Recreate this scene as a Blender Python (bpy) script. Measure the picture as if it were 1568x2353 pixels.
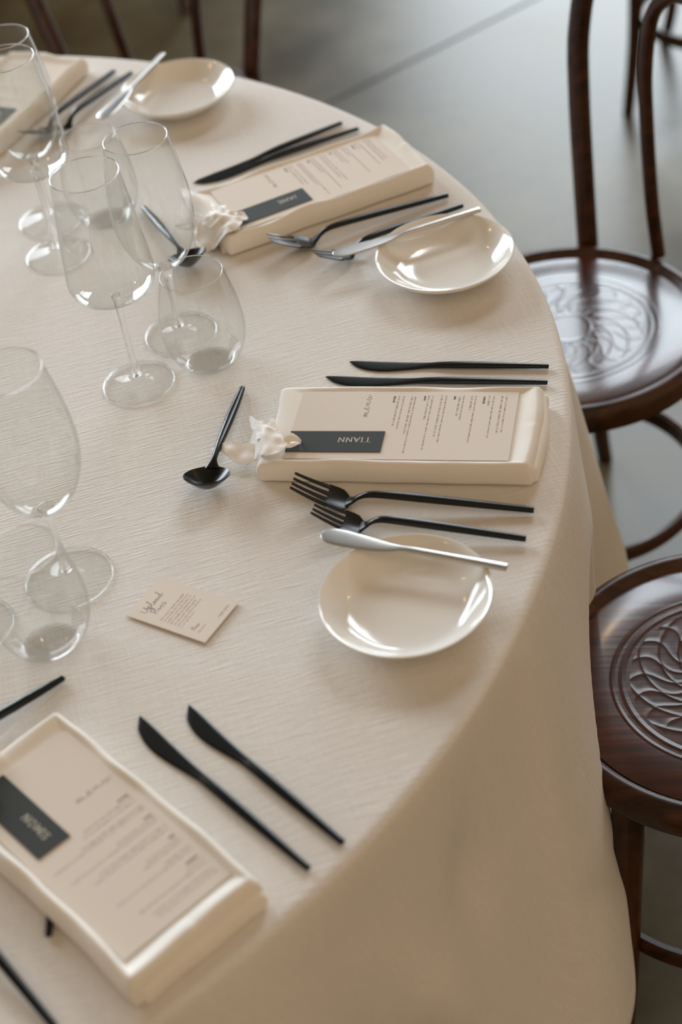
import bpy, bmesh, math, random
from mathutils import Vector, Matrix, noise
random.seed(4)
PI = math.pi
sc = bpy.context.scene
for o in list(bpy.data.objects): bpy.data.objects.remove(o)
C = sc.collection

# ------------------------------------------------------------------ camera
FPX, PITCH, ROLL = 3955.6, 0.71182, -0.17614
TZ = 0.745                       # height of the table top above the floor
CH = 1.0229                      # camera height above the table top
cp, sp = math.cos(PITCH), math.sin(PITCH)
Fv = Vector((0, cp, -sp)); R0 = Vector((1, 0, 0)); U0 = R0.cross(Fv)
Rv = math.cos(ROLL)*R0 + math.sin(ROLL)*U0
Uv = -math.sin(ROLL)*R0 + math.cos(ROLL)*U0
cd = bpy.data.cameras.new('camera'); cam = bpy.data.objects.new('camera', cd); C.objects.link(cam)
cam.matrix_world = Matrix(((Rv.x, Uv.x, -Fv.x, 0), (Rv.y, Uv.y, -Fv.y, 0), (Rv.z, Uv.z, -Fv.z, TZ+CH), (0, 0, 0, 1)))
cd.sensor_fit = 'VERTICAL'; cd.sensor_height = 36; cd.lens = FPX/2353*36
cd.dof.use_dof = True; cd.dof.focus_distance = 1.66; cd.dof.aperture_fstop = 3.3
cd.clip_start = .05
sc.camera = cam

def at(px, py, z=0.0):
    """point where the sight line through a photo pixel meets height z above the table top"""
    d = Fv + Rv*((px-784)/FPX) - Uv*((py-1176.5)/FPX)
    t = (z-CH)/d.z
    return Vector((d.x*t, d.y*t, TZ+z))

# ------------------------------------------------------------------ light
w = bpy.data.worlds.new('world'); sc.world = w; w.use_nodes = True
wn = w.node_tree; bg = wn.nodes['Background']; bg.inputs[0].default_value = (1.0, .74, .49, 1)
# the lit warm room lies behind the camera, the dim end of the hall beyond the table
wt = wn.nodes.new('ShaderNodeTexCoord'); ws = wn.nodes.new('ShaderNodeVectorMath'); ws.operation = 'DOT_PRODUCT'; ws.inputs[1].default_value = (-.55, .83, 0); wr_ = wn.nodes.new('ShaderNodeMapRange')
wn.links.new(wt.outputs['Generated'], ws.inputs[0]); wn.links.new(ws.outputs['Value'], wr_.inputs[0]); wn.links.new(wr_.outputs[0], bg.inputs[1])
wr_.interpolation_type = 'SMOOTHSTEP'
wr_.inputs['From Min'].default_value = -.8; wr_.inputs['From Max'].default_value = .6; wr_.inputs['To Min'].default_value = .74; wr_.inputs['To Max'].default_value = .16

def area(name, loc, tgt, sx, sy, power, col):
    l = bpy.data.lights.new(name, 'AREA'); l.shape = 'RECTANGLE'; l.size = sx; l.size_y = sy
    l.energy = power; l.color = col
    o = bpy.data.objects.new(name, l); C.objects.link(o); o.location = loc
    o.rotation_euler = (Vector(tgt)-Vector(loc)).to_track_quat('-Z', 'Y').to_euler()
    return o
WC = (.82, .92, 1.0)
area('window_light', (-5.4, 9.1, 3.0), (-5.4, 0, 3.0), 6.9, 4.3, 1780, WC)
area('window_light', (2.7, 9.1, 2.4), (2.7, 0, 2.4), 3.6, 2.5, 330, WC)
area('window_light', (3.3, 9.1, 6.3), (3.3, 0, 6.3), 4.1, 2.5, 430, WC)
sc.cycles.transparent_max_bounces = 48; sc.cycles.transmission_bounces = 20; sc.cycles.max_bounces = 20
for x, y, z in ((-2.2, 2.6, 2.9), (-1.1, 3.6, 2.8), (.6, 3.9, 2.9), (-1.6, .8, 3.0), (1.9, 2.4, 2.9), (.9, -.2, 3.0)):
    l = bpy.data.lights.new('bulb_light', 'POINT'); l.energy = 5; l.color = (1, .62, .3); l.shadow_soft_size = .04
    o = bpy.data.objects.new('bulb_light', l); C.objects.link(o); o.location = (x, y, z)
sc.view_settings.view_transform = 'Standard'; sc.view_settings.look = 'None'
sc.view_settings.exposure = -0.29; sc.view_settings.gamma = 1; sc.view_settings.use_curve_mapping = False

# ------------------------------------------------------------------ helpers
def srgb(r, g, b):
    f = lambda c: (c/255/12.92) if c <= 10 else ((c/255+.055)/1.055)**2.4
    return (f(r), f(g), f(b), 1)

def mat(name, col=(.5, .5, .5, 1), rough=.5, metal=0, **kw):
    m = bpy.data.materials.new(name); m.use_nodes = True
    b = m.node_tree.nodes['Principled BSDF']
    b.inputs['Base Color'].default_value = col; b.inputs['Roughness'].default_value = rough; b.inputs['Metallic'].default_value = metal
    for k, v in kw.items(): b.inputs[k.replace('_', ' ')].default_value = v
    return m

def N(m, t, **kw):
    n = m.node_tree.nodes.new(t)
    for k, v in kw.items():
        if k in n.inputs: n.inputs[k].default_value = v
        else: setattr(n, k, v)
    return n
def LK(m, a, b): m.node_tree.links.new(a, b)
def math_(m, op, a, b=None):
    n = N(m, 'ShaderNodeMath', operation=op)
    for i, v in enumerate((a, b)):
        if v is None: continue
        if isinstance(v, (int, float)): n.inputs[i].default_value = v
        else: LK(m, v, n.inputs[i])
    return n.outputs[0]

def weave(m, sc_=700, ang=0.1, strength=.35, colvar=.06, slub=True, dist=.0006):
    """woven cloth: fine threads plus stretched slubs, in object coordinates"""
    b = m.node_tree.nodes['Principled BSDF']
    tc = N(m, 'ShaderNodeTexCoord'); mp = N(m, 'ShaderNodeMapping'); mp.inputs['Rotation'].default_value = (0, 0, -ang)
    LK(m, tc.outputs['Object'], mp.inputs[0])
    def stretched(sx, sy, detail=2):
        q = N(m, 'ShaderNodeMapping'); q.inputs['Scale'].default_value = (sx, sy, sx)
        LK(m, mp.outputs[0], q.inputs[0])
        n = N(m, 'ShaderNodeTexNoise'); n.inputs['Scale'].default_value = 1; n.inputs['Detail'].default_value = detail
        LK(m, q.outputs[0], n.inputs['Vector']); return n.outputs[0]
    a = stretched(sc_*.14, sc_); c = stretched(sc_, sc_*.14)
    h = math_(m, 'ADD', a, math_(m, 'MULTIPLY', c, .8))
    if slub:
        s = stretched(28, 460, 1); s2 = stretched(300, 22, 1)
        s = math_(m, 'POWER', s, 3.0); s2 = math_(m, 'POWER', s2, 3.0)
        h = math_(m, 'ADD', h, math_(m, 'MULTIPLY', s, 1.9)); h = math_(m, 'ADD', h, math_(m, 'MULTIPLY', s2, 1.4))
    bp = N(m, 'ShaderNodeBump'); bp.inputs['Strength'].default_value = strength; bp.inputs['Distance'].default_value = dist
    LK(m, h, bp.inputs['Height']); LK(m, bp.outputs[0], b.inputs['Normal'])
    base = b.inputs['Base Color'].default_value[:]
    mx = N(m, 'ShaderNodeMixRGB', blend_type='MULTIPLY'); mx.inputs[0].default_value = 1; mx.inputs[1].default_value = base
    mr = N(m, 'ShaderNodeMapRange'); mr.inputs['From Min'].default_value = .5; mr.inputs['From Max'].default_value = 1.6
    mr.inputs['To Min'].default_value = 1-colvar; mr.inputs['To Max'].default_value = 1
    LK(m, h, mr.inputs[0]); LK(m, mr.outputs[0], mx.inputs[2]); LK(m, mx.outputs[0], b.inputs['Base Color'])
    return m

M = {}
M['cloth'] = weave(mat('linen_tablecloth', srgb(226, 222, 217), .92, Sheen_Weight=.15, Specular_IOR_Level=.2), 620, math.radians(8), .55, .07)
M['napkin'] = weave(mat('cream_linen', srgb(242, 237, 229), .9, Sheen_Weight=.2, Specular_IOR_Level=.2), 900, 0, .3, .03, slub=False, dist=.0004)
M['silk'] = mat('white_silk', srgb(244, 241, 236), .7, Sheen_Weight=.3)
b_ = M['silk'].node_tree.nodes['Principled BSDF']; b_.inputs['Transmission Weight'].default_value = 0
M['paper'] = mat('blush_card_stock', srgb(226, 216, 205), .85)
def laid(m):
    b = m.node_tree.nodes['Principled BSDF']; tc = N(m, 'ShaderNodeTexCoord'); q = N(m, 'ShaderNodeMapping'); q.inputs['Scale'].default_value = (60, 900, 60)
    n = N(m, 'ShaderNodeTexNoise'); n.inputs['Scale'].default_value = 1; LK(m, tc.outputs['Object'], q.inputs[0]); LK(m, q.outputs[0], n.inputs['Vector'])
    bp = N(m, 'ShaderNodeBump'); bp.inputs['Strength'].default_value = .25; bp.inputs['Distance'].default_value = .0003
    LK(m, n.outputs[0], bp.inputs['Height']); LK(m, bp.outputs[0], b.inputs['Normal'])
laid(M['paper'])
M['black_card'] = mat('black_card_stock', srgb(46, 49, 46), .75)
M['ink'] = mat('dark_ink', srgb(74, 64, 56), .8)
M['grey_ink'] = mat('grey_ink', srgb(132, 120, 108), .8)
M['pale_ink'] = mat('pale_ink', srgb(222, 216, 196), .6)
M['black'] = mat('matte_black_steel', srgb(20, 21, 20), .25, .2, Specular_IOR_Level=.4)
M['steel'] = mat('polished_steel', (.58, .56, .53, 1), .3, 1)
M['china'] = mat('glazed_china', srgb(240, 237, 231), .13, 0, Specular_IOR_Level=.55, Coat_Weight=.4, Coat_Roughness=.03)
M['tabletop'] = mat('table_board', srgb(120, 90, 60), .6)

def glass(name, thin, k=.8, clear=.4):
    m = bpy.data.materials.new(name); m.use_nodes = True; nt = m.node_tree; nt.nodes.clear()
    out = N(m, 'ShaderNodeOutputMaterial')
    if thin:      # blown wall under a millimetre thick: clear, with a Fresnel sheen that closes at the edges
        t = N(m, 'ShaderNodeBsdfTransparent'); t.inputs[0].default_value = (.985, .988, .985, 1)
        g = N(m, 'ShaderNodeBsdfGlossy'); g.inputs['Roughness'].default_value = .02
        fr = N(m, 'ShaderNodeFresnel'); fr.inputs[0].default_value = 1.45
        lim = math_(m, 'MULTIPLY', fr.outputs[0], k)
        geo = N(m, 'ShaderNodeNewGeometry'); ior = N(m, 'ShaderNodeMapRange'); ior.inputs['To Min'].default_value = 1.45; ior.inputs['To Max'].default_value = 1/1.45
        LK(m, geo.outputs['Backfacing'], ior.inputs[0]); LK(m, ior.outputs[0], fr.inputs[0])
        mx = N(m, 'ShaderNodeMixShader'); LK(m, lim, mx.inputs[0]); LK(m, t.outputs[0], mx.inputs[1]); LK(m, g.outputs[0], mx.inputs[2])
        LK(m, mx.outputs[0], out.inputs[0])
    else:
        g = N(m, 'ShaderNodeBsdfGlass'); g.inputs['IOR'].default_value = 1.5; g.inputs['Roughness'].default_value = 0
        t = N(m, 'ShaderNodeBsdfTransparent')
        mx = N(m, 'ShaderNodeMixShader'); mx.inputs[0].default_value = clear
        LK(m, g.outputs[0], mx.inputs[1]); LK(m, t.outputs[0], mx.inputs[2]); LK(m, mx.outputs[0], out.inputs[0])
    return m
M['glass'] = glass('thin_glass', True); M['base_glass'] = glass('base_glass', False, clear=.78); M['foot_glass'] = glass('foot_glass', True, .4); M['solid_glass'] = glass('solid_glass', False)

def wood(name, dark, light, rough, emboss=False, grain=18, coat=.5):
    m = mat(name, dark, rough, Specular_IOR_Level=.3+.2*emboss, Coat_Weight=coat, Coat_Roughness=rough*.5)
    b = m.node_tree.nodes['Principled BSDF']
    tc = N(m, 'ShaderNodeTexCoord'); mp = N(m, 'ShaderNodeMapping'); mp.inputs['Scale'].default_value = (5, grain*6, grain*3)
    LK(m, tc.outputs['Object'], mp.inputs[0])
    n = N(m, 'ShaderNodeTexNoise'); n.inputs['Scale'].default_value = 1; n.inputs['Detail'].default_value = 6; n.inputs['Distortion'].default_value = .4
    LK(m, mp.outputs[0], n.inputs['Vector'])
    n2 = N(m, 'ShaderNodeTexNoise'); n2.inputs['Scale'].default_value = 7; n2.inputs['Detail'].default_value = 2
    LK(m, tc.outputs['Object'], n2.inputs['Vector'])
    s = math_(m, 'ADD', math_(m, 'MULTIPLY', n.outputs[0], .62), math_(m, 'MULTIPLY', n2.outputs[0], .4))
    cr = N(m, 'ShaderNodeValToRGB'); cr.color_ramp.elements[0].position = .36; cr.color_ramp.elements[0].color = dark
    cr.color_ramp.elements[1].position = .68; cr.color_ramp.elements[1].color = light
    LK(m, s, cr.inputs[0]); LK(m, cr.outputs[0], b.inputs['Base Color'])
    h = math_(m, 'MULTIPLY', n.outputs[0], .25)
    if emboss:
        sep = N(m, 'ShaderNodeSeparateXYZ'); LK(m, tc.outputs['Object'], sep.inputs[0])
        x, y = sep.outputs[0], sep.outputs[1]
        r = math_(m, 'SQRT', math_(m, 'ADD', math_(m, 'MULTIPLY', x, x), math_(m, 'MULTIPLY', y, y)))
        th = math_(m, 'ARCTAN2', y, x)
        def band(rc, wd):   # raised ring
            return math_(m, 'MAXIMUM', 0, math_(m, 'SUBTRACT', 1, math_(m, 'DIVIDE', math_(m, 'ABSOLUTE', math_(m, 'SUBTRACT', r, rc)), wd)))
        pet = math_(m, 'ABSOLUTE', math_(m, 'SINE', math_(m, 'ADD', math_(m, 'MULTIPLY', th, 11), math_(m, 'MULTIPLY', math_(m, 'SINE', math_(m, 'MULTIPLY', r, 95)), 1.1))))
        inside = math_(m, 'MULTIPLY', math_(m, 'GREATER_THAN', r, .032), math_(m, 'LESS_THAN', r, .098))
        scr = math_(m, 'ABSOLUTE', math_(m, 'SINE', math_(m, 'ADD', math_(m, 'MULTIPLY', th, 5.5), math_(m, 'MULTIPLY', r, 140))))
        dec = math_(m, 'MULTIPLY', inside, math_(m, 'ADD', math_(m, 'MULTIPLY', math_(m, 'POWER', math_(m, 'SUBTRACT', 1, pet), 2.2), .8), math_(m, 'MULTIPLY', math_(m, 'POWER', math_(m, 'SUBTRACT', 1, scr), 3), .9)))
        h = math_(m, 'ADD', h, math_(m, 'MULTIPLY', dec, .8))
        for rc, wd in ((.106, .004), (.116, .003), (.029, .004)): h = math_(m, 'ADD', h, math_(m, 'MULTIPLY', band(rc, wd), .9))
    bp = N(m, 'ShaderNodeBump'); bp.inputs['Strength'].default_value = .75 if emboss else .4; bp.inputs['Distance'].default_value = .0009
    LK(m, h, bp.inputs['Height']); LK(m, bp.outputs[0], b.inputs['Normal'])
    return m
M['seat'] = wood('walnut_seat_panel', srgb(28, 12, 6), srgb(88, 42, 24), .24, True)
M['frame'] = wood('walnut_bentwood', srgb(24, 11, 4), srgb(80, 42, 17), .32, coat=.12)

def concrete():
    m = mat('polished_concrete', srgb(120, 117, 106), .34)
    b = m.node_tree.nodes['Principled BSDF']; tc = N(m, 'ShaderNodeTexCoord')
    n = N(m, 'ShaderNodeTexNoise'); n.inputs['Scale'].default_value = 2.3; n.inputs['Detail'].default_value = 5; n.inputs['Roughness'].default_value = .6
    LK(m, tc.outputs['Object'], n.inputs['Vector'])
    cr = N(m, 'ShaderNodeValToRGB'); cr.color_ramp.elements[0].position = .35; cr.color_ramp.elements[0].color = srgb(80, 75, 60)
    cr.color_ramp.elements[1].position = .68; cr.color_ramp.elements[1].color = srgb(130, 123, 100)
    LK(m, n.outputs[0], cr.inputs[0]); LK(m, cr.outputs[0], b.inputs['Base Color'])
    mr = N(m, 'ShaderNodeMapRange'); mr.inputs['To Min'].default_value = .24; mr.inputs['To Max'].default_value = .42; b.inputs['Specular IOR Level'].default_value = .5
    LK(m, n.outputs[0], mr.inputs[0]); LK(m, mr.outputs[0], b.inputs['Roughness'])
    return m
M['floor'] = concrete(); M['joint'] = mat('floor_joint', srgb(40, 38, 33), .9)

# mesh building ------------------------------------------------------
def obj(name, bm, m, parent=None, smooth=True, loc=None):
    me = bpy.data.meshes.new(name); bm.normal_update(); bm.to_mesh(me); bm.free()
    me.materials.append(m)
    if smooth:
        for p in me.polygons: p.use_smooth = True
        me.set_sharp_from_angle(angle=math.radians(50))
    o = bpy.data.objects.new(name, me); C.objects.link(o)
    if parent: o.parent = parent
    if loc: o.location = loc
    return o
def tag(o, label, cat, group=None):
    o['label'] = label; o['category'] = cat
    if group: o['group'] = group
    return o
def thing(name, label, cat, loc=(0, 0, 0), rz=0, group=None):
    o = bpy.data.objects.new(name, None); C.objects.link(o); o.location = loc; o.rotation_euler = (0, 0, rz)
    o.empty_display_size = .02
    return tag(o, label, cat, group)
def struct(o): o['kind'] = 'structure'; return o
def kids(o): return [c for c in bpy.data.objects if c.parent == o]
def copy_tree(o, parent=None):
    c = o.copy(); C.objects.link(c)
    if parent: c.parent = parent
    for ch in kids(o): copy_tree(ch, c)
    return c
def dup(root, loc, rz, label):
    ch0 = kids(root)
    c = root.copy(); C.objects.link(c); c.location = loc; c.rotation_euler = (0, 0, rz); c['label'] = label
    for ch in ch0: copy_tree(ch, c)
    return c

def loft(bm, rings, close=True, cap=True):
    """rings: list of lists of points, all the same length"""
    vs = [[bm.verts.new(p) for p in r] for r in rings]
    n = len(vs[0])
    for a, b in zip(vs, vs[1:]):
        for i in range(n if close else n-1):
            j = (i+1) % n
            bm.faces.new((a[i], a[j], b[j], b[i]))
    if cap and close:
        bm.faces.new(vs[0][::-1]); bm.faces.new(vs[-1])
    return vs
def lathe(bm, prof, n=64, closed=False):
    """prof: (r, z) pairs; r = 0 at an end makes a pole"""
    rows = []
    for r, z in prof:
        if r < 1e-6: rows.append([bm.verts.new((0, 0, z))])
        else: rows.append([bm.verts.new((r*math.cos(2*PI*i/n), r*math.sin(2*PI*i/n), z)) for i in range(n)])
    pairs = list(zip(rows, rows[1:]))
    if closed: pairs.append((rows[-1], rows[0]))
    for a, b in pairs:
        for i in range(n):
            j = (i+1) % n
            if len(a) == 1 and len(b) == 1: break
            if len(a) == 1: bm.faces.new((a[0], b[j], b[i]))
            elif len(b) == 1: bm.faces.new((a[i], a[j], b[0]))
            else: bm.faces.new((a[i], a[j], b[j], b[i]))
    bmesh.ops.recalc_face_normals(bm, faces=bm.faces)
def spline(pts, k=8):
    pts = [Vector(p) for p in pts]; out = []
    for i in range(len(pts)-1):
        p0 = pts[max(i-1, 0)]; p1 = pts[i]; p2 = pts[i+1]; p3 = pts[min(i+2, len(pts)-1)]
        for s in range(k):
            t = s/k
            out.append(.5*((2*p1)+(p2-p0)*t+(2*p0-5*p1+4*p2-p3)*t*t+(3*p1-p0-3*p2+p3)*t**3))
    out.append(pts[-1]); return out
def tube(bm, pts, rad, n=12, flat=1.0, up=Vector((0, 0, 1))):
    """rad: number or list; flat squeezes along the up side"""
    pts = [Vector(p) for p in pts]; rings = []; prev = None
    for i, p in enumerate(pts):
        d = (pts[min(i+1, len(pts)-1)]-pts[max(i-1, 0)]).normalized()
        if prev is None:
            s = d.cross(up)
            if s.length < 1e-3: s = d.cross(Vector((0, 1, 0)))
        else: s = prev-d*prev.dot(d)
        s.normalize(); prev = s.copy(); u = s.cross(d)
        r = rad[i] if isinstance(rad, (list, tuple)) else rad
        rings.append([p+s*r*math.cos(2*PI*k/n)+u*r*flat*math.sin(2*PI*k/n) for k in range(n)])
    loft(bm, rings)
def quad(bm, pts): bm.faces.new([bm.verts.new(p) for p in pts])

# ------------------------------------------------------------------ floor
bm = bmesh.new()
bmesh.ops.create_grid(bm, x_segments=8, y_segments=8, size=8.5)
fl = struct(obj('floor', bm, M['floor'], smooth=False)); fl.location = (-.5, .8, 0)
def joint(p, q):
    d = (q-p).normalized(); n_ = Vector((-d.y, d.x, 0))*.0035
    b = bmesh.new(); a0, a1 = p-d*1.5, q+d*1.5
    for a in (a0, a1): a.z = 0
    lo = [a0-n_, a1-n_, a1+n_, a0+n_]
    loft(b, [[v+Vector((0, 0, -.004)) for v in lo], [v+Vector((0, 0, .0006)) for v in lo]])
    return b
struct(obj('trim_1', joint(at(1225, 0, -TZ), at(780, 225, -TZ)), M['joint'], smooth=False))

bm = bmesh.new()
bmesh.ops.create_cube(bm, size=1)
wl = struct(obj('wall_back_unseen', bm, mat('unseen_wall_dark', srgb(70, 60, 50), .9), smooth=False)); wl.scale = (20, .2, 8.6); wl.location = (-1, 9.35, 4.3)  # out-of-view wall, added dark so the far floor falls into shade

bm = bmesh.new(); bmesh.ops.create_cube(bm, size=1)
hw = struct(obj('wall_light_blocker', bm, mat('dark_blocker', srgb(48, 36, 26), .6), smooth=False)); hw.scale = (5.6, .5, 1.12); hw.location = (-2.75, 5.15, .56)  # unseen blocker, added only to keep window light off the far left floor

# ------------------------------------------------------------------ table and tablecloth
TC = Vector((-.6222, 1.4412, 0)); TR = .866
tb = thing('round_table', 'large round dining table hidden under the white linen cloth', 'table', TC)
bm = bmesh.new(); lathe(bm, [(0, .715), (TR-.006, .715), (TR, .72), (TR, .738), (TR-.005, .7405), (0, .7405)], 96); obj('tabletop', bm, M['tabletop'], tb)
for k in range(4):
    a = PI/4+k*PI/2; bm = bmesh.new()
    tube(bm, [(.55*math.cos(a), .55*math.sin(a), .0), (.55*math.cos(a), .55*math.sin(a), .7148)], .02); obj('leg', bm, M['frame'], tb)

LOBES = [(7.5, .094, 5.0), (-30, .062, 9), (-43, .02, 4), (-56, .07, 5.5), (-84, .08, 7), (-106, .06, 6), (-130, .08, 7), (-15, .045, 5),
         (24, .05, 4), (42, .08, 6), (61, .05, 4), (83, .07, 6), (103, .08, 7), (128, .07, 6), (150, .08, 7), (175, .06, 6), (199, .07, 6)]
HEM = .195
CHAIRS = [(.345, 1.810), (.392, 1.162)]
def CREASE(a, s):      # pressed fold line and a few soft dents of the hanging cloth
    d = a+31.2+3.0*s; v = -.022*min(1, s*3.5)*(1-math.exp(d/1.6))*math.exp(d/9) if d < 0 else 0.0
    v -= .014*math.exp(-((a+39.5)/1.9)**2-((s-.30)/.14)**2)
    v += .014*math.exp(-((a+46-14*(s-.3))/2.4)**2)*min(1, max(0, s-.12)*4)
    v -= .012*math.exp(-((a+52-20*(s-.3))/3)**2)*min(1, max(0, s-.2)*4)
    v -= .005*math.exp(-((a+30-34*(s-.62))/1.6)**2-((s-.66)/.1)**2)
    v -= .005*math.exp(-((a+27-30*(s-.62))/1.2)**2-((s-.74)/.1)**2)
    return v
def skirt(th, s):
    a = (math.degrees(th)+180) % 360-180; v = 0
    for c, A, wd in LOBES:
        d = (a-c+180) % 360-180
        v += A*math.exp(-(d/wd)**2)
    g = s**.85
    wr = noise.noise(Vector((th*9, s*2.2, 3)))*.006*s + noise.noise(Vector((th*4+s*3, s*3.1, 9)))*.008*s
    r = TR+.0055+g*(.020+v)+wr+CREASE(a, s)
    z = TZ-.008-(TZ-.008-HEM)*s
    for cx, cy in CHAIRS:      # the cloth is pressed back where a seat is pushed against it
        dx, dy = cx-TC.x, cy-TC.y; D = math.hypot(dx, dy); dl = (th-math.atan2(dy, dx)+PI) % (2*PI)-PI
        q = .200**2-(D*math.sin(dl))**2
        if abs(dl) > .5 or q < -.03: continue
        ri = D*math.cos(dl)-math.sqrt(max(q, 0))+max(0, -q)*8
        lim = ri+(max(0, z-.465)*.22)+max(0, .41-z)*(.34*math.exp(-(dl/.09)**2)+.02)
        k = .012; h = max(0, min(1, .5+.5*(lim-r)/k)); r = lim*(1-h)+r*h-k*h*(1-h)
    return r
bm = bmesh.new(); NT = 720; rows = []
rad = [0.0]+[TR*(i/34) for i in range(1, 34)]+[TR-.012, TR-.006, TR-.003]
for r in rad:
    row = []
    if r == 0: row = [bm.verts.new((0, 0, TZ))]
    else:
        for i in range(NT):
            th = 2*PI*i/NT; x, y = r*math.cos(th), r*math.sin(th)
            edge = max(0, (r/TR-.93)/.07)
            z = TZ + noise.noise(Vector((x*7, y*7, 1)))*.0006 - (.0008*edge)
            row.append(bm.verts.new((x, y, z)))
    rows.append(row)
for ang in (25, 55, 80):      # rounded fold over the table edge
    a = math.radians(ang)
    rows.append([bm.verts.new(((TR-.002+.007*math.sin(a))*math.cos(2*PI*i/NT), (TR-.002+.007*math.sin(a))*math.sin(2*PI*i/NT), TZ-.001-.007*(1-math.cos(a)))) for i in range(NT)])
NS = 46
for k in range(1, NS+1):
    s = k/NS; row = []
    for i in range(NT):
        th = 2*PI*i/NT; r = skirt(th, s)
        row.append(bm.verts.new((r*math.cos(th), r*math.sin(th), TZ-.008-(TZ-.008-HEM)*s)))
    rows.append(row)
for a, b in zip(rows, rows[1:]):
    for i in range(NT):
        j = (i+1) % NT
        if len(a) == 1: bm.faces.new((a[0], b[i], b[j]))
        else: bm.faces.new((a[i], b[i], b[j], a[j]))
cl = obj('tablecloth', bm, M['cloth'], loc=TC)
cl.data.set_sharp_from_angle(angle=math.radians(180))
so = cl.modifiers.new('s', 'SOLIDIFY'); so.thickness = .0012; so.offset = -1
tag(cl, 'white slubbed linen tablecloth draped over the round table', 'tablecloth')

# ------------------------------------------------------------------ bentwood chairs
def arc_pts(r, z, n=96): return [(r*math.cos(2*PI*i/n), r*math.sin(2*PI*i/n), z) for i in range(n)]
def make_chair(label):
    t = thing('bentwood_chair', label, 'chair', group='bentwood chairs around the tables')
    bm = bmesh.new()
    lathe(bm, [(.164, .428), (.180, .424), (.188, .428), (.1895, .440), (.188, .452), (.183, .4595), (.175, .461), (.170, .459), (.1675, .454), (.164, .452)], 96, closed=True)
    obj('seat_frame', bm, M['frame'], t)
    bm = bmesh.new(); lathe(bm, [(0, .440), (.1645, .440), (.1645, .4535), (.158, .4550), (.12, .4545), (0, .4540)], 96); obj('seat_panel', bm, M['seat'], t)
    for s in (-1, 1):
        a = PI+s*math.radians(52); c_, s_ = math.cos(a), math.sin(a)
        pts = spline([(.168*c_, .168*s_, .434), (.176*c_, .176*s_, .30), (.184*c_, .184*s_, .15), (.20*c_, .20*s_, 0)], 6)
        bm = bmesh.new(); tube(bm, pts, [.0175-.006*i/(len(pts)-1) for i in range(len(pts))], 16); obj('leg', bm, M['frame'], t)
    for s in (-1, 1):
        a = s*math.radians(49); c_, s_ = math.cos(a), math.sin(a)
        pts = spline([(.203*c_, .203*s_, .452), (.203*c_, .203*s_, .38), (.212*c_, .212*s_, .25), (.24*c_, .24*s_, .10), (.28*c_, .28*s_, 0)], 6)
        bm = bmesh.new(); tube(bm, pts, [.0145-.003*i/(len(pts)-1) for i in range(len(pts))], 16); obj('leg', bm, M['frame'], t)
    half = [(.133, .153, .452), (.142, .170, .54), (.155, .192, .65), (.166, .202, .74), (.176, .180, .83), (.184, .10, .895), (.186, 0, .912)]
    full = [(x, -y, z) for x, y, z in half]+[p for p in half[::-1][1:]]
    bm = bmesh.new(); tube(bm, spline(full, 8), .0145, 16); obj('back_hoop', bm, M['frame'], t)
    half = [(.186, .062, .455), (.182, .070, .54), (.186, .084, .65), (.190, .090, .72), (.194, .080, .79), (.196, .046, .828), (.197, 0, .838)]
    full = [(x, -y, z) for x, y, z in half]+[p for p in half[::-1][1:]]
    bm = bmesh.new(); tube(bm, spline(full, 8), .0095, 14); obj('inner_hoop', bm, M['frame'], t)
    bm = bmesh.new(); lathe(bm, [(.163, .188), (.172, .186), (.176, .192), (.1765, .204), (.172, .211), (.165, .209), (.162, .200)], 80, closed=True)
    obj('stretcher_ring', bm, M['frame'], t)
    return t
chair = make_chair('dark bentwood chair with glossy embossed round seat reflecting the window, upper right of the table')
chair.location = (.330, 1.803, 0); chair.rotation_euler = (0, 0, math.radians(21))
dup(chair, (.356, 1.165, 0), math.radians(-12), 'dark bentwood chair with wood-grained embossed seat tucked against the cloth at lower right')
dup(chair, (-.1906, 2.5718, 0), math.radians(81.2), 'dark bentwood chair behind the far edge of the table, beyond the far bread plate')
dup(chair, (.92, 3.117, 0), math.radians(52), 'blurred background chair, one thin dark leg showing behind the upper right chair')
f0 = at(418, 34, -TZ)
dup(chair, (f0.x, f0.y+.28, 0), math.radians(321), 'blurred background chair, foot of one reddish leg showing at the top edge')

# ------------------------------------------------------------------ plates
def make_plate(label):
    bm = bmesh.new()
    lathe(bm, [(0, .0030), (.038, .0030), (.040, .0), (.044, .0), (.0455, .0035), (.058, .0095), (.068, .0165), (.0732, .0222), (.0740, .0236), (.0736, .0246), (.0725, .0246),
               (.0690, .0212), (.062, .0150), (.054, .0098), (.049, .0074), (.044, .0064), (.030, .0060), (0, .0060)], 96)
    return tag(obj('bread_plate', bm, M['china']), label, 'plate', 'bread plates')
pl = make_plate('white glazed bread plate nearest the camera, under the bright steel butter knife')
pl.location = (.0411, 1.040, TZ+.0006)
for (x, y), lb in (((.156, 1.5429), 'white glazed bread plate beside the upper right edge of the table'),
                   ((-.1111, 2.0287), 'farthest white bread plate, at the far rim of the table')):
    c = pl.copy(); C.objects.link(c); c.location = (x, y, TZ+.0006); c['label'] = lb

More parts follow.
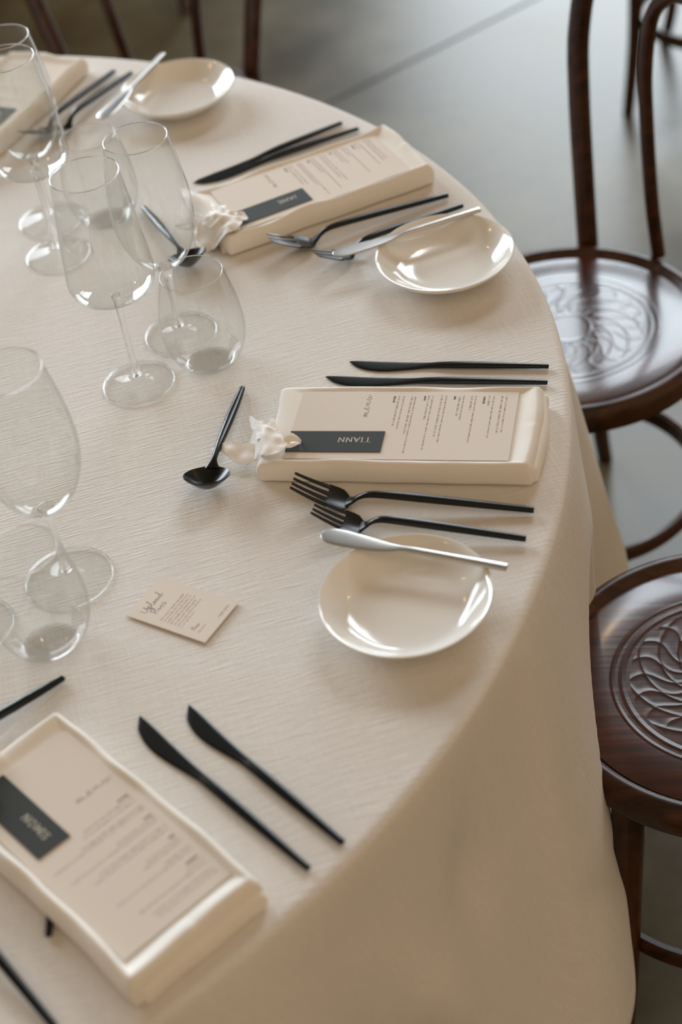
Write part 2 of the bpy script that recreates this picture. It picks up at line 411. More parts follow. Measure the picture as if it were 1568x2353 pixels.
# ------------------------------------------------------------------ cutlery (local x runs from the tip to the end of the handle)
def place(o, tip, end, L, ang_only=False):
    d = end-tip; o.rotation_euler = (0, 0, math.atan2(d.y, d.x))
    e2 = Vector((end.x, end.y, 0)); dd = Vector((d.x, d.y, 0)).normalized()
    p = e2-dd*L; o.location = (p.x, p.y, TZ+.0008); return o
def knife_mesh(L):
    # (x, spine y, belly y, thickness)
    S = [(0, .0066, .0060, .0008), (.004, .0070, .0020, .0012), (.012, .0072, -.0040, .0014), (.026, .0068, -.0085, .0015), (.042, .0060, -.0098, .0016), (.060, .0052, -.0082, .0018),
         (.078, .0046, -.0056, .0022), (.090, .0042, -.0042, .0030), (.100, .0042, -.0042, .0042), (.120, .0044, -.0044, .0054), (.150, .0042, -.0042, .0054), (.185, .0034, -.0034, .0048), (.214, .0027, -.0027, .0042), (.2165, .0024, -.0024, .0038)]
    k = L/.2165; bm = bmesh.new(); rings = []
    P = spline([Vector((x*k, a, b)) for x, a, b, t in S], 4); T = spline([Vector((x, t, 0)) for x, a, b, t in S], 4)
    for p, tt in zip(P, T):
        a, b = p.y, p.z; c = (a+b)/2; h = max((a-b)/2, .0002); t = tt.y
        blade = max(0, min(1, (.0042-t)/.002))
        ring = []
        for q in range(14):
            an = 2*PI*q/14; cs, sn = math.cos(an), math.sin(an)
            e = .8
            ring.append((p.x, c+h*math.copysign(abs(cs)**e, cs), t/2+t/2*math.copysign(abs(sn)**e, sn)))
        rings.append(ring)
    loft(bm, rings); return bm
def handle_sections(bm, secs, n=12, e=.75):
    """secs: (x, z, half width, half thickness)"""
    rings = []
    P = spline([Vector((a, b, 0)) for a, b, c, d in secs], 5); Q = spline([Vector((c, d, 0)) for a, b, c, d in secs], 5)
    for i, (p, q) in enumerate(zip(P, Q)):
        t = (P[min(i+1, len(P)-1)]-P[max(i-1, 0)]).normalized()
        nx, nz = -t.y, t.x
        ring = []
        for k in range(n):
            an = 2*PI*k/n; cs, sn = math.cos(an), math.sin(an)
            a = q.x*math.copysign(abs(cs)**e, cs); b = q.y*math.copysign(abs(sn)**e, sn)
            ring.append((p.x+nx*b, a, p.y+nz*b))
        rings.append(ring)
    loft(bm, rings)
def fork_parts(L, parent):
    k = L/.218
    bm = bmesh.new()
    # handle from the end to the bowl, with the hump
    handle_sections(bm, [(.2180*k, .0036, .0028, .0022), (.2150*k, .0038, .0031, .0026), (.18*k, .0068, .0036, .0029), (.13*k, .0112, .0042, .0032), (.09*k, .0142, .0040, .0030), (.070*k, .0142, .0034, .0025),
                         (.060*k, .0108, .0032, .0019), (.053*k, .0060, .0050, .0014), (.047*k, .0034, .0090, .0012)])
    obj('handle', bm, M['black'], parent)
    bm = bmesh.new()
    HW = .0142*k
    def zc(x): # centre line of the head: dips at the bowl then climbs to the tips
        t = max(0, 1-x/(.050*k)); return .0026+.0245*k*t**1.35
    # bowl plate, curved across its width
    rings = []
    xs = [.050, .047, .043, .038, .033, .030]
    hw = [.0060, .0100, .0134, .0142, .0141, .0140]
    for x, h in zip(xs, hw):
        x *= k; h *= k; r = []
        for q in range(11):
            y = -h+2*h*q/10; r.append((x, y, zc(x)+.0022*(y/HW)**2+.0007))
        for q in range(10, -1, -1):
            y = -h+2*h*q/10; r.append((x, y, zc(x)+.0022*(y/HW)**2-.0007))
        rings.append(r)
    loft(bm, rings); obj('bowl', bm, M['black'], parent)
    bm = bmesh.new()
    for j in range(4):
        y0 = (-1+2*j/3); rings = []
        for i in range(13):
            x = (.0315*(1-i/12))*k; spread = (.0119-.0020*(i/12))*k
            hwid = (.0022-.0009*(i/12))*k; y = y0*spread; z = zc(x)+.0018*(y/HW)**2; th = .0009-.0003*(i/12)
            rings.append([(x, y-hwid, z-th), (x, y+hwid, z-th), (x, y+hwid, z+th), (x, y-hwid, z+th)])
        loft(bm, rings)
    obj('tines', bm, M['black'], parent)
def spoon_parts(parent):
    bm = bmesh.new()
    handle_sections(bm, [(.178, .0034, .0024, .0020), (.175, .0036, .0030, .0024), (.15, .0058, .0042, .0029), (.115, .0092, .0046, .0032), (.082, .0120, .0036, .0028), (.063, .0125, .0026, .0023),
                         (.054, .0118, .0036, .0018), (.046, .0098, .0075, .0012)])
    obj('handle', bm, M['black'], parent)
    bm = bmesh.new(); n = 40; rr = 9; rows = []
    for side in (1, -1):
        for i in (range(rr+1) if side == 1 else range(rr, -1, -1)):
            f = i/rr; row = []
            for q in range(n):
                a = 2*PI*q/n; x = .0275+.0215*f*math.cos(a); y = (.0222-.002*max(0, -math.cos(a)))*f*math.sin(a)
                z = .0010+.0085*f**2.2+.36*max(0, .047-x)*f**.8
                row.append(bm.verts.new((x, y, z+(.0011 if side == 1 else 0))))
            rows.append(row)
    for a, b in zip(rows, rows[1:]):
        for q in range(n):
            j = (q+1) % n; bm.faces.new((a[q], a[j], b[j], b[q]))
    bmesh.ops.remove_doubles(bm, verts=bm.verts, dist=1e-6)
    bmesh.ops.recalc_face_normals(bm, faces=bm.faces)
    obj('bowl', bm, M['black'], parent)

KG = 'black knives'; FG = 'black forks'
def knife(tip, end, L, label):
    o = tag(obj('table_knife', knife_mesh(L), M['black']), label, 'knife', KG)
    return place(o, tip, end, L)
KM = [((800, 838), (1260, 843), .201, 'slim black knife farthest from the white napkin, above the TIANN menu'),
      ((744, 873), (1257, 880), .222, 'slim black knife lying tight against the far side of the TIANN napkin'),
      ((458, 418), (785, 284), .199, 'black knife nearer the far plate, above the upper menu and napkin'),
      ((474, 415), (823, 297), .214, 'black knife lying tight along the far side of the upper napkin'),
      ((308, 1655), (708, 1996), .220, 'black knife nearest the napkin at lower left'),
      ((424, 1632), (787, 1937), .200, 'black knife nearest the table edge at lower left')]
KM.append(((150, 1720), (112, 2150), .185, 'blurred black fork handle end, modelled as a knife, poking out from under the lower left napkin'))  # a fork handle, built with the flat knife shape to fit under the napkin
for a, b, L, lb in KM: knife(at(*a, .002), at(*b, .002), L, lb)

forks = []
for e, h, L, z, lb in [((1226, 1173), (843, 1139), .218, 0, 'black fork beside the near side of the TIANN napkin'),
                       ((1208, 1240), (893, 1199), .190, .0, 'small black fork between the larger fork and the nearest bread plate'),
                       ((1028, 450), (775, 520), .214, 0, 'black fork between the upper napkin and the smaller fork'),
                       ((1062, 474), (840, 553), .188, 0, 'small black fork half hidden behind the butter knife of the upper right plate')]:
    E_, H_ = at(*e, .0036), at(*h, .0135)
    t = thing('table_fork', lb, 'fork', group=FG)
    fork_parts(L, t); place(t, H_, E_, L); forks.append(t)
forks[1].location.z += .0006
for (e, d, L, lb) in [((262, 166), (140, 276), .205, 'blurred black fork beside the far left napkin'), ((302, 170), (168, 284), .188, 'blurred small black fork beside the farthest bread plate'),
                      ((125, 2360), (0, 2212), .218, 'blurred black fork handle crossing the bottom left corner')]:
    E_, T_ = at(*e, .003), at(*d, .003)
    if L == .218 and e[1] > 2300:
        dd = (T_-E_).normalized(); E_ = E_-dd*.0
    t = thing('table_fork', lb, 'fork', group=FG); fork_parts(L, t); place(t, T_, E_, L); forks.append(t)

for e, b, lb in [((558, 893), (477, 1122), 'black dessert spoon lying under the white ribbon tail'), ((330, 478), (447, 622), 'black dessert spoon behind the wine glasses'),
                 ((145, 1560), (0, 1651), 'black dessert spoon handle above the napkin at lower left')]:
    t = thing('dessert_spoon', lb, 'spoon', group='black dessert spoons'); spoon_parts(t)
    E_, B_ = at(*e, .003), at(*b, .006); place(t, B_, E_, .178)

def butter_knife(tip, end, z, lb, flip=1, tilt=0):
    S = [(0, .0015, -.0015, .0012), (.002, .0062, -.0052, .0013), (.008, .0092, -.0090, .0015), (.020, .0094, -.0106, .0016), (.040, .0072, -.0104, .0018), (.058, .0046, -.0088, .0020), (.070, .0034, -.0064, .0026), (.078, .0032, -.0040, .0036),
         (.090, .0036, -.0038, .0046), (.120, .0038, -.0038, .0048), (.150, .0040, -.0040, .0048), (.168, .0042, -.0042, .0046), (.1705, .0038, -.0038, .0040)]
    t = thing('butter_knife', lb, 'knife', group='steel butter knives')
    P = spline([Vector((x, a, b)) for x, a, b, q in S], 4); T = spline([Vector((x, q, 0)) for x, a, b, q in S], 4)
    def part(i0, i1, nm):
        bm = bmesh.new(); rings = []
        for p, tt in list(zip(P, T))[i0:i1]:
            a, b = p.y, p.z; c = (a+b)/2; h = (a-b)/2; th = tt.y
            rings.append([(p.x, flip*(c+h*math.copysign(abs(math.cos(2*PI*q/16))**.8, math.cos(2*PI*q/16))), th/2*math.copysign(abs(math.sin(2*PI*q/16))**.8, math.sin(2*PI*q/16))) for q in range(16)])
        loft(bm, rings); bmesh.ops.recalc_face_normals(bm, faces=bm.faces); obj(nm, bm, M['steel'], t)
    part(0, 28, 'blade'); part(27, len(P), 'handle')
    place(t, tip, end, .1705); t.location.z = TZ+z; t.rotation_euler.y = tilt
    return t
butter_knife(at(740, 1230, .026), at(1165, 1303, .028), .0275, 'shiny steel butter knife resting across the nearest bread plate')
butter_knife(at(763, 594, .024), at(1103, 482, .027), .0275, 'steel butter knife resting on the upper right bread plate')
butter_knife(at(237, 274, .024), at(375, 125, .027), .0275, 'steel butter knife leaning on the farthest bread plate')

# ------------------------------------------------------------------ napkins
FR = {'M': (Vector((.0709, 1.2680, TZ)), -.29165), 'R': (Vector((.0314, 1.7425, TZ)), .31915), 'F': (Vector((-.2261, .8417, TZ)), -.9417)}
FR['T'] = (Vector((-.346, 2.083, TZ)), 1.03)
def napkin(key, label, seed, puff=.004, low=1.0):
    bm = bmesh.new()
    def rim(u, v, sd):      # how far the soft border stands above the card, uneven along its length
        left = max(0, min(1, (u+.125)/.03)); b = low+(1-low)*left
        return puff*b*(.45+.25*(v < 0)+.6*noise.noise(Vector((u*20, v*20, sd+1)))*1.6+.45*max(0, u/.13))-(1-b)*.0015
    def layer(u0, u1, v0, v1, z0, z1, pillow, sd):
        NU, NV, K = 64, 34, 7
        def edge(u, v):    # wobble of the outline
            return (noise.noise(Vector((v*20, sd, 0)))*.0040, noise.noise(Vector((u*15, sd, 5)))*.0040)
        H = (z1-z0)/2; rings = []
        # outline points (rounded rectangle) shrunk through the profile to make soft sides, then a top grid from nested outlines
        def outline(ins, z_fn, iu=None):
            iu = ins if iu is None else iu
            pts = []; a0, a1, b0, b1 = u0+iu, u1-iu, v0+ins, v1-ins
            rc = max(.0015, .004-ins*.3)
            per = []
            for i in range(NU): per.append((a0+rc+(a1-a0-2*rc)*i/NU, b0))
            for i in range(4): a = -PI/2+PI/2*i/4; per.append((a1-rc+rc*math.cos(a), b0+rc+rc*math.sin(a)))
            for i in range(NV): per.append((a1, b0+rc+(b1-b0-2*rc)*i/NV))
            for i in range(4): a = PI/2*i/4; per.append((a1-rc+rc*math.cos(a), b1-rc+rc*math.sin(a)))
            for i in range(NU): per.append((a1-rc-(a1-a0-2*rc)*i/NU, b1))
            for i in range(4): a = PI/2+PI/2*i/4; per.append((a0+rc+rc*math.cos(a), b1-rc+rc*math.sin(a)))
            for i in range(NV): per.append((a0, b1-rc-(b1-b0-2*rc)*i/NV))
            for i in range(4): a = PI+PI/2*i/4; per.append((a0+rc+rc*math.cos(a), b0+rc+rc*math.sin(a)))
            for u, v in per:
                e = edge(u, v); pts.append((u+e[0], v+e[1], z_fn(u, v)))
            return pts
        for k in range(K+1):
            a = -PI/2+PI*k/K*.999; ins = (.0015 if a < 0 else .0062)*(1-math.cos(a)); z = z0+H+H*math.sin(a)
            rings.append(outline(ins, lambda u, v, z=z, k=k: z+(rim(u, v, sd)*(k/K)**3 if pillow else 0)))
        if pillow:
            for q in range(1, 9):
                f = q/8; ins = .0062+.0062*f; dip = f*f*(3-2*f)
                rings.append(outline(ins, lambda u, v, d=dip: (z1+rim(u, v, sd))*(1-d)+.0206*d, .0062+(.0235-.0062)*f))
            for ins in (.02, .035, .055): rings.append(outline(ins, lambda u, v: .0206, ins+.02))
        loft(bm, rings)
    layer(-.1250, .1335, -.0560, .0590, .0005, .0165, False, seed+.3)
    layer(-.1300, .1290, -.0622, .0612, .0020, .0214, True, seed)
    bmesh.ops.recalc_face_normals(bm, faces=bm.faces)
    o = obj('napkin', bm, M['napkin']); o.data.set_sharp_from_angle(angle=math.radians(180))
    p, a = FR[key]; o.location = p; o.rotation_euler = (0, 0, a)
    return tag(o, label, 'napkin', 'folded linen napkins')
napkin('M', 'folded cream linen napkin under the TIANN menu card', 1.3, .0024, .1)
napkin('R', 'folded cream linen napkin under the menu at the upper middle of the table', 5.1, .0038)
napkin('F', 'large blurred folded cream napkin at lower left', 8.7, .0055)
napkin('T', 'folded cream napkin at the far upper left behind the wine glasses', 12.2)

# ------------------------------------------------------------------ cards with lettering
GL = {'T': [[(0, 1), (.8, 1)], [(.4, 1), (.4, 0)]], 'I': [[(.1, 1), (.1, 0)]], 'A': [[(0, 0), (.42, 1), (.84, 0)], [(.16, .36), (.68, .36)]],
      'N': [[(0, 0), (0, 1), (.74, 0), (.74, 1)]], 'J': [[(.4, 1), (.4, .2), (.28, .02), (.05, .05)]], 'E': [[(.6, 1), (0, 1), (0, 0), (.62, 0)], [(0, .52), (.5, .52)]],
      'S': [[(.58, .85), (.35, 1), (.08, .88), (.06, .66), (.5, .4), (.58, .18), (.32, 0), (.02, .14)]], 'M': [[(0, 0), (.06, 1), (.48, .15), (.9, 1), (.96, 0)]],
      'O': [[(.4, 1), (.1, .82), (0, .5), (.1, .18), (.4, 0), (.7, .18), (.8, .5), (.7, .82), (.4, 1)]],
      'D': [[(0, 0), (0, 1), (.4, .95), (.7, .7), (.7, .3), (.4, .05), (0, 0)]], 'R': [[(0, 0), (0, 1), (.4, 1), (.58, .78), (.4, .52), (0, .5)], [(.3, .5), (.66, 0)]]}
WD = {'T': 1.0, 'I': .42, 'A': 1.02, 'N': 1.0, 'J': .62, 'E': .82, 'S': .8, 'M': 1.2, 'O': 1.02, 'D': .92, 'R': .86}
def stroke(bm, pts, wd, z):
    pts = [Vector((p[0], p[1], 0)) for p in pts]
    for a, b in zip(pts, pts[1:]):
        d = (b-a)
        if d.length < 1e-7: continue
        d.normalize(); n_ = Vector((-d.y, d.x, 0))*wd/2; e = d*wd*.3
        quad(bm, [(q.x, q.y, z) for q in (a-e-n_, b+e-n_, b+e+n_, a-e+n_)])
def word(bm, s, o, dr, up, h, wd, z, serif=True):
    """o: start of the baseline; dr, up: reading and up directions in the plane"""
    x = 0
    for ch in s:
        for pl_ in GL[ch]:
            pts = [o+dr*(x+p[0]*h*.95)+up*(p[1]*h) for p in pl_]
            stroke(bm, pts, wd, z)
            if serif:
                for q, pp in ((pts[0], pl_[0]), (pts[-1], pl_[-1])):
                    if pp[1] in (0, 1) and ch in 'TIANMR': stroke(bm, [q-dr*h*.12, q+dr*h*.12], wd*.7, z)
        x += WD[ch]*h*1.12
    return x
def tiny(bm, o, dr, up, length, h, z, dense):
    """a line of print too small to read: rows of fine letter-like ticks broken into words"""
    x = 0; gap = random.randint(3, 8); st = h*(.72 if dense else .62)
    while x < length:
        gap -= 1
        if gap == 0: gap = random.randint(3, 9); x += st; continue
        hh = h*(1 if dense else random.choice((.62, .62, .62, .95)))
        a = o+dr*x
        stroke(bm, [a, a+up*hh], h*.13, z)
        k = random.random()
        if k < .6: stroke(bm, [a+up*hh*.95, a+up*hh*.95+dr*st*.55], h*.11, z)
        if k > .35: stroke(bm, [a, a+dr*st*.55], h*.11, z)
        if k > .5: stroke(bm, [a+dr*st*.5, a+dr*st*.5+up*hh], h*.11, z)
        x += st
CURS = {'menu': [(0, 0), (.10, .30), (.16, .36), (.20, .05), (.30, .34), (.38, .34), (.42, .03), (.54, .30), (.62, .32), (.66, .02), (.95, .05), (1.25, .28), (1.34, .42), (1.22, .46), (1.14, .22), (1.24, .02), (1.50, .10),
                 (1.74, .36), (1.82, .34), (1.86, .06), (1.98, .34), (2.10, .36), (2.16, .06), (2.44, .16), (2.62, .44), (2.64, .14), (2.78, .02), (2.96, .40), (3.02, .06), (3.35, .34)],
        'upload': [(0, .9), (.05, .3), (.25, .08), (.5, .35), (.6, .95), (.62, .2), (.8, .5), (.82, -.5), (.9, .42), (1.1, .45), (1.1, .12), (.92, .1), (1.25, .3), (1.5, 1.0), (1.42, 1.05), (1.45, .1), (1.7, .15),
                   (1.85, .42), (1.7, .3), (1.8, .08), (2.0, .3), (2.2, .4), (2.05, .25), (2.15, .06), (2.35, .4), (2.38, .08), (2.6, .3), (2.8, .4), (2.65, .2), (2.8, .06), (3.0, .6), (3.1, 1.15), (3.02, .1), (3.3, .3)],
        'pics': [(.0, .0), (.15, .95), (.05, .8), (.35, 1.05), (.6, .85), (.4, .5), (.15, .45), (.6, .2), (.75, .45), (.78, .06), (1.0, .3), (1.25, .42), (1.1, .2), (1.25, .04), (1.5, .4), (1.65, .5), (1.75, .2), (1.5, .02), (1.9, .2)]}
def cursive(bm, nm, o, dr, up, h, wd, z):
    stroke(bm, [(o+dr*p.x*h+up*p.y*h) for p in spline([Vector((a, b, 0)) for a, b in CURS[nm]], 6)], wd, z)
def slab(bm, pts, z0, z1):
    loft(bm, [[(p[0], p[1], z0) for p in pts], [(p[0], p[1], z1) for p in pts]])

V2 = lambda a, b: Vector((a, b, 0))
def menu(key, label):
    p, a = FR[key]
    t = thing('menu_card', label, 'menu', p, a, 'printed menu cards on the napkins')
    bm = bmesh.new(); slab(bm, [(-.105, -.0503), (.105, -.0503), (.105, .0503), (-.105, .0503)], .0214, .0219); obj('card', bm, M['paper'], t, smooth=False)
    z = .02197
    bm = bmesh.new(); cursive(bm, 'menu', V2(-.0355, .0115), V2(0, 1), V2(-1, 0), .0102, .00032, z); obj('title_script', bm, M['ink'], t, smooth=False)
    U = lambda x: .105-(1555-x)*9.0e-5
    V = lambda y: .0503-(y-50)*1.36e-4
    bg_ = bmesh.new()
    for x, y1, s in ((240, 195, 'ENTREE'), (565, 160, 'MAIN'), (885, 170, 'SIDE'), (1200, 210, 'DESSERT')):
        n_ = sum(WD[c] for c in s if c in WD)*1.12; h = .0017
        wlen = n_*h; bm = bmesh.new(); word(bm, s, V2(U(x)+.0008, V(95)-wlen), V2(0, 1), V2(-1, 0), h, .00042, z, serif=False); obj('course_heading', bm, M['ink'], t, smooth=False)
    for x, y1, cap in ((285, 430, 1), (335, 460, 0), (425, 515, 1), (460, 720, 0), (605, 360, 1), (645, 685, 0), (745, 545, 1), (790, 600, 0), (935, 315, 1), (975, 360, 0), (1065, 255, 1), (1105, 605, 0), (1250, 200, 1), (1295, 550, 0), (1385, 500, 1), (1430, 490, 0)):
        ln = (y1-95)*1.36e-4
        tiny(bg_, V2(U(x)+.0008, V(95)-ln), V2(0, 1), V2(-1, 0), ln, .0016, z, cap)
    obj('dish_lines', bg_, M['grey_ink'], t, smooth=False)
    return t
menu('M', 'blush menu card on the central napkin, partly covered by the TIANN tag')
menu('R', 'blush menu card on the upper middle napkin, partly covered by the JANE tag')
menu('F', 'large blurred menu card on the lower left napkin')
menu('T', 'menu card on the far upper left napkin behind the glasses')

# ribbon: a strip given by pairs of edge points in card coordinates
def strip(bm, pairs, k=7, nx=10, wr=.0016, th=.0005, seed=0, fray=.0009):
    A = spline([p[0] for p in pairs], k); B = spline([p[1] for p in pairs], k)
    top = []; bot = []
    for i, (a, b) in enumerate(zip(A, B)):
        r1, r2 = [], []
        for j in range(nx+1):
            f = j/nx; p = a.lerp(b, f)
            e = (noise.noise(Vector((i*.9, j*3.3, seed)))*fray if j in (0, nx) else 0)
            q = p+Vector((0, e, .55*wr*noise.noise(Vector((p.x*75+seed, p.y*90, seed)))+.35*wr*math.sin(f*PI)*noise.noise(Vector((i*.12, seed, f*2.5)))))
            r1.append(bm.verts.new(q)); r2.append(bm.verts.new(q-Vector((0, 0, th))))
        top.append(r1); bot.append(r2)
    n = len(top)
    for i in range(n-1):
        for j in range(nx):
            bm.faces.new((top[i][j], top[i][j+1], top[i+1][j+1], top[i+1][j])); bm.faces.new((bot[i][j], bot[i+1][j], bot[i+1][j+1], bot[i][j+1]))
        bm.faces.new((top[i][0], top[i+1][0], bot[i+1][0], bot[i][0])); bm.faces.new((top[i][nx], bot[i][nx], bot[i+1][nx], top[i+1][nx]))
    for e in (0, n-1):
        for j in range(nx):
            f = (top[e][j], bot[e][j], bot[e][j+1], top[e][j+1]); bm.faces.new(f if e == 0 else f[::-1])
def lm(px, py, z, key='M'):
    pM, aM = FR[key]
    q = at(px, py, z)-pM; c, s = math.cos(-aM), math.sin(-aM)
    return Vector((q.x*c-q.y*s, q.x*s+q.y*c, z))
def ribbon_mesh(sd, tails=True, wide=False):
    bm = bmesh.new()
    pr = lambda rows: [(lm(*a), lm(*b)) for a, b in rows]
    # folded loop that comes up through the hole of the tag
    strip(bm, pr([((640, 996, .031), (640, 1030, .031)), ((655, 1001, .032), (655, 1027, .032)), ((668, 995, .031), (668, 1028, .029)), ((681, 1000, .029), (680, 1026, .028)), ((689, 1006, .027), (688, 1021, .026)), ((693, 1011, .0235), (692, 1015, .0235))]), seed=sd, wr=.004)
    strip(bm, pr([((652, 1007, .034), (652, 1022, .030)), ((668, 1001, .0345), (670, 1014, .031)), ((684, 1005, .031), (684, 1014, .029)), ((692, 1011, .025), (691, 1014, .025))]), seed=sd+4, wr=.003)
    # knot pad over the napkin edge
    strip(bm, pr([((660, 1006, .031), (660, 1026, .031)), ((645, 994, .034), (650, 1034, .032)), ((625, 984, .036), (632, 1042, .033)), ((606, 984, .034), (608, 1046, .030)), ((595, 990, .026), (596, 1044, .022)), ((590, 1000, .012), (588, 1050, .010))]), seed=sd+9, wr=.006)
    strip(bm, pr([((630, 962, .027), (640, 985, .028)), ((614, 966, .033), (622, 992, .034)), ((600, 972, .031), (606, 1004, .033)), ((588, 985, .022), (588, 1012, .024))]), seed=sd+13, wr=.004)
    # sheer length running down to the table
    strip(bm, pr([((608, 968, .032), (620, 990, .035)), ((597, 976, .030), (607, 1010, .033)), ((585, 985, .022), (597, 1040, .022)), ((578, 1006, .012), (586, 1058, .010)), ((566, 1024, .009), (566, 1066, .004))]), seed=sd+17, wr=.004)
    # pointed upper tail
    strip(bm, pr([((604, 966, .028), (600, 988, .026)), ((592, 966, .018), (590, 986, .016)), ((580, 957, .010), (578, 984, .009)), ((574, 955, .005), (573, 962, .005))]), seed=sd+21, wr=.002)
    if wide:      # the looser bow of the upper setting spreads further over the cloth
        pr2 = lambda rows: [(lm(*a, 'R'), lm(*b, 'R')) for a, b in rows]
        strip(bm, pr2([((545, 496, .031), (552, 522, .028)), ((520, 480, .035), (530, 532, .030)), ((495, 474, .030), (507, 556, .016)), ((470, 478, .015), (482, 572, .004)), ((443, 500, .006), (452, 572, .002))]), seed=sd+31, wr=.007)
        strip(bm, pr2([((520, 474, .030), (525, 500, .034)), ((490, 466, .026), (500, 502, .030)), ((462, 452, .014), (470, 500, .014)), ((432, 436, .006), (440, 482, .005)), ((415, 432, .002), (418, 446, .002))]), seed=sd+37, wr=.005)
        strip(bm, pr2([((540, 510, .030), (548, 532, .026)), ((520, 512, .030), (530, 556, .014)), ((508, 530, .016), (524, 578, .003)), ((500, 552, .006), (512, 582, .002))]), seed=sd+41, wr=.005)
    # long tail lying across the spoon
    if tails:
        strip(bm, pr([((592, 1020, .016), (590, 1058, .010)), ((572, 1019, .0150), (566, 1066, .0080)), ((550, 1017, .0145), (545, 1064, .0075)), ((528, 1012, .0150), (527, 1052, .0100)), ((512, 1017, .0145), (512, 1040, .0110)), ((503, 1026, .010), (504, 1038, .0090)), ((484, 1034, .004), (485, 1036, .004))]), seed=sd+25, wr=.0022)
    bmesh.ops.recalc_face_normals(bm, faces=bm.faces)
    return bm
def name_tag(key, text, label, seed, tails=True):
    p, a = FR[key]
    t = thing('name_tag', label, 'place card', p, a, 'black name tags with ribbons')
    bm = bmesh.new(); slab(bm, [(-.1053, -.0413), (-.0145, -.0405), (-.0145, -.0105), (-.1053, -.0113)], .0223, .0228); obj('card', bm, M['black_card'], t, smooth=False)
    bm = bmesh.new(); h = .0066; L = sum(WD[c] for c in text)*h*1.12
    word(bm, text, V2(-.0265, -.0203), V2(-1, 0), V2(0, -1), h, .00075, .02285); obj('name_lettering', bm, M['pale_ink'], t, smooth=False)
    obj('ribbon', ribbon_mesh(seed, tails, key == 'R'), M['silk'], t)
    return t
name_tag('M', 'TIANN', 'black name tag lettered TIANN, tied with a white silk ribbon', 2)
name_tag('R', 'JANE', 'dark name tag lettered JANE with a crumpled white ribbon, behind the glasses', 31, False)
name_tag('F', 'SIMON', 'blurred black name tag on the lower left menu card', 47, False)
name_tag('T', 'ANN', 'dark name tag on the far upper left menu, seen through the glasses', 53, False)

# small photo card on the cloth
A_, B_, C_ = at(288.6, 1417, .001), at(473, 1477, .001), at(551, 1383, .001)
rd = (C_-B_).normalized(); ang = math.atan2(rd.y, rd.x); o_ = (A_+C_)/2
t = thing('information_card', 'small blush photo upload card lying flat on the cloth near the tumbler', 'card', (o_.x, o_.y, TZ+.001), ang)
W_, H_ = .0534, .0843
bm = bmesh.new(); slab(bm, [(-W_/2, -H_/2), (W_/2, -H_/2), (W_/2, H_/2), (-W_/2, H_/2)], .0003, .0010); obj('card', bm, M['paper'], t, smooth=False)
z = .00107; RD, UP = V2(1, 0), V2(0, 1)
bm = bmesh.new(); cursive(bm, 'upload', V2(-.0180, H_/2-.0165), RD, UP, .0082, .00035, z); cursive(bm, 'pics', V2(-.0150, H_/2-.0255), RD, UP, .0085, .00035, z); obj('title_script', bm, M['ink'], t, smooth=False)
bm = bmesh.new()
for i in range(7): tiny(bm, V2(-.0195, H_/2-.0335-i*.0036), RD, UP, (.035, .037, .036, .038, .033, .036, .020)[i], .0015, z, False)
tiny(bm, V2(.004, -H_/2+.0055), RD, UP, .016, .0016, z, True)
cursive(bm, 'pics', V2(-.018, -H_/2+.0165), RD, UP, .0045, .0003, z); tiny(bm, V2(-.019, -H_/2+.0115), RD, UP, .011, .0012, z, True)
obj('printed_lines', bm, M['grey_ink'], t, smooth=False)

# ------------------------------------------------------------------ glasses
def sm(prof, k=5): return [(max(0, p.x), p.y) for p in spline([Vector((a, b, 0)) for a, b in prof], k)]
def bowl_bm(prof, t):
    """double wall of thickness t from the outer profile, closed at the rim"""
    P = sm(prof); out = []
    inner = []
    for i, (r, z) in enumerate(P):
        a = P[max(i-1, 0)]; b = P[min(i+1, len(P)-1)]; d = Vector((b[0]-a[0], b[1]-a[1])); d.normalize() if d.length else None
        inner.append((max(0, r-t*d.y), z+t*d.x if True else z))
    inner = [p for p in inner if p[0] > .0005]
    bm = bmesh.new(); lathe(bm, P+[(P[-1][0]-t/2, P[-1][1]+t*.4)]+inner[::-1]+[(0, inner[0][1])], 72); return bm
def stem_glass(name, label, foot, stem, bowl, group):
    t = thing(name, label, 'wine glass', group=group)
    bm = bmesh.new(); lathe(bm, sm(foot, 3), 72); obj('foot', bm, M['foot_glass'], t)
    fr_ = foot[3][0]; bm = bmesh.new(); lathe(bm, [(fr_-.0008+.0009*math.cos(a*PI/4), .0013+.0009*math.sin(a*PI/4)) for a in range(8)], 96, closed=True); obj('foot_edge', bm, M['solid_glass'], t)
    r_, z_ = bowl[-1]; bm = bmesh.new(); lathe(bm, [(r_-.0004+.0007*math.cos(a*PI/4), z_+.0004+.0007*math.sin(a*PI/4)) for a in range(8)], 96, closed=True); obj('rim', bm, M['solid_glass'], t)
    bm = bmesh.new(); lathe(bm, sm(stem, 4), 24); obj('stem', bm, M['solid_glass'], t)
    obj('bowl', bowl_bm(bowl, .0008), M['glass'], t)
    return t
def foot_prof(r): return [(0, .0002), (r*.6, .0004), (r-.001, .0004), (r, .0012), (r-.0008, .0022), (r*.7, .0030), (r*.4, .0045), (.0075, .0075), (.0052, .0110), (0, .0112)]
stA = [(0, .0108), (.0048, .0112), (.0042, .022), (.0036, .045), (.0036, .085), (.0042, .100), (.0052, .1075), (.0050, .1092), (0, .1094)]
bowlA = [(0, .1092), (.010, .1094), (.022, .1105), (.033, .1140), (.0400, .1205), (.0432, .130), (.0430, .142), (.0412, .165), (.0385, .192), (.0352, .222), (.0330, .2440)]
stB = [(0, .0108), (.0050, .0112), (.0044, .022), (.0038, .040), (.0040, .062), (.0052, .074), (.0080, .0838), (.0076, .0858), (0, .0862)]
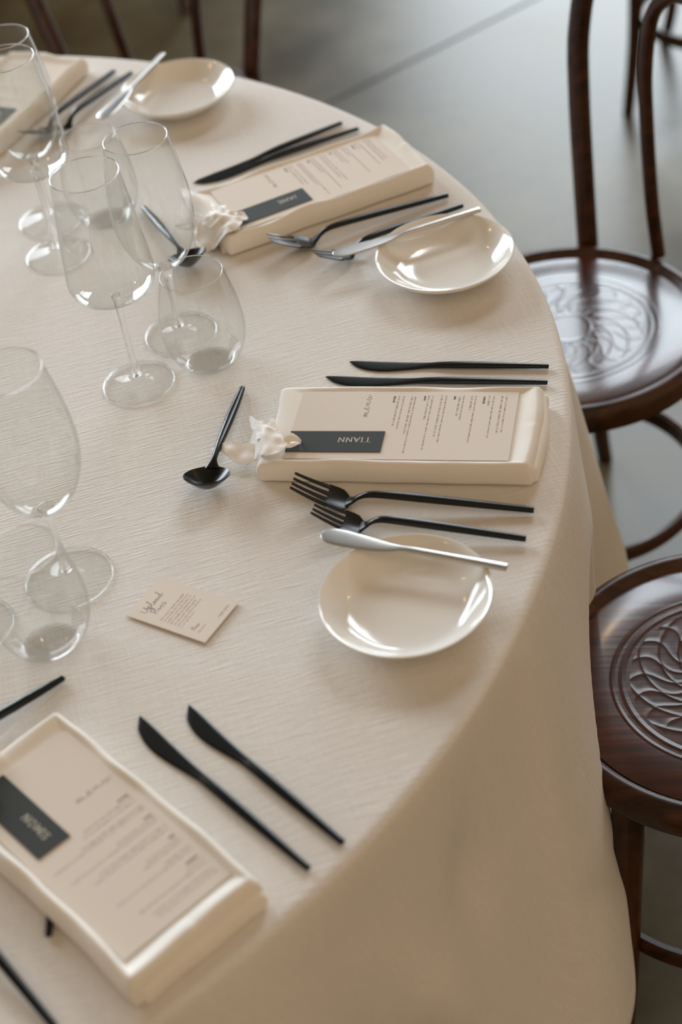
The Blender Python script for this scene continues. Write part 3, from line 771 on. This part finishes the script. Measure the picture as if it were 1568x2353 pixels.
bowlB = [(0, .0860), (.008, .0862), (.017, .0895), (.0265, .0985), (.0350, .1150), (.0400, .1330), (.0418, .1500), (.0412, .1680), (.0385, .1920), (.0350, .2140), (.0318, .2320)]
LA = 'tall wine glass with flat-bottomed bowl'; LB = 'tall wine glass with rounded tulip bowl'
ga = stem_glass('wine_glass', LA+' standing in front at centre left', foot_prof(.0372), stA, bowlA, 'wine glasses')
ga.location = (-.1800, 1.4382, TZ+.0006)
p_ = at(135, 587, 0); dup(ga, (p_.x, p_.y, TZ+.0006), 0, LA+' at upper left, cut by the photo edge')
p_ = at(-62, 1442, 0); dup(ga, (p_.x, p_.y, TZ+.0006), 0, 'wine glass of which only the edge of the foot shows at the left edge')
gb = stem_glass('wine_glass', LB+' behind the stemless tumbler', foot_prof(.0385), stB, bowlB, 'wine glasses')
gb.location = (-.1329, 1.5132, TZ+.0006)
p_ = at(119, 507, 0); dup(gb, (p_.x, p_.y, TZ+.0006), 0, LB+' rearmost at the upper left edge')
p_ = at(160, 1330, 0); g3 = dup(gb, (p_.x, p_.y, TZ+.0006), 0, 'blurred wine glass nearest the camera at the left edge'); g3.scale = (1.05, 1.05, 1.0)

tum = thing('stemless_tumbler', 'clear stemless tumbler in front of the rounded wine glass', 'glass', group='stemless tumblers')
prof = [(0, .0012), (.010, .0004), (.0215, .0003), (.0262, .0020), (.0335, .0105), (.0395, .0230), (.0425, .0370), (.0428, .0500), (.0410, .0680), (.0375, .0850), (.0340, .1000), (.0318, .1085)]
obj('bowl', bowl_bm(prof, .0009), M['glass'], tum)
bm = bmesh.new(); lathe(bm, [(.0314+.0006*math.cos(a*PI/4), .1088+.0006*math.sin(a*PI/4)) for a in range(8)], 96, closed=True); obj('rim', bm, M['solid_glass'], tum)
bm = bmesh.new(); lathe(bm, sm([(0, .0022), (.0200, .0018), (.0255, .0034), (.0322, .0115), (.0335, .0140), (.0300, .0118), (.0225, .0082), (.010, .0072), (0, .0070)], 3), 72); obj('thick_base', bm, M['base_glass'], tum)
p_ = at(485, 832, 0); tum.location = (p_.x, p_.y, TZ+.0006)
p_ = at(250, 505, 0); dup(tum, (p_.x, p_.y, TZ+.0006), 0, 'clear stemless tumbler standing behind the wine glasses at upper left')
p_ = at(118, 1478, 0); dup(tum, (p_.x, p_.y, TZ+.0006), 0, 'clear stemless tumbler nearest the camera, left of the small card')
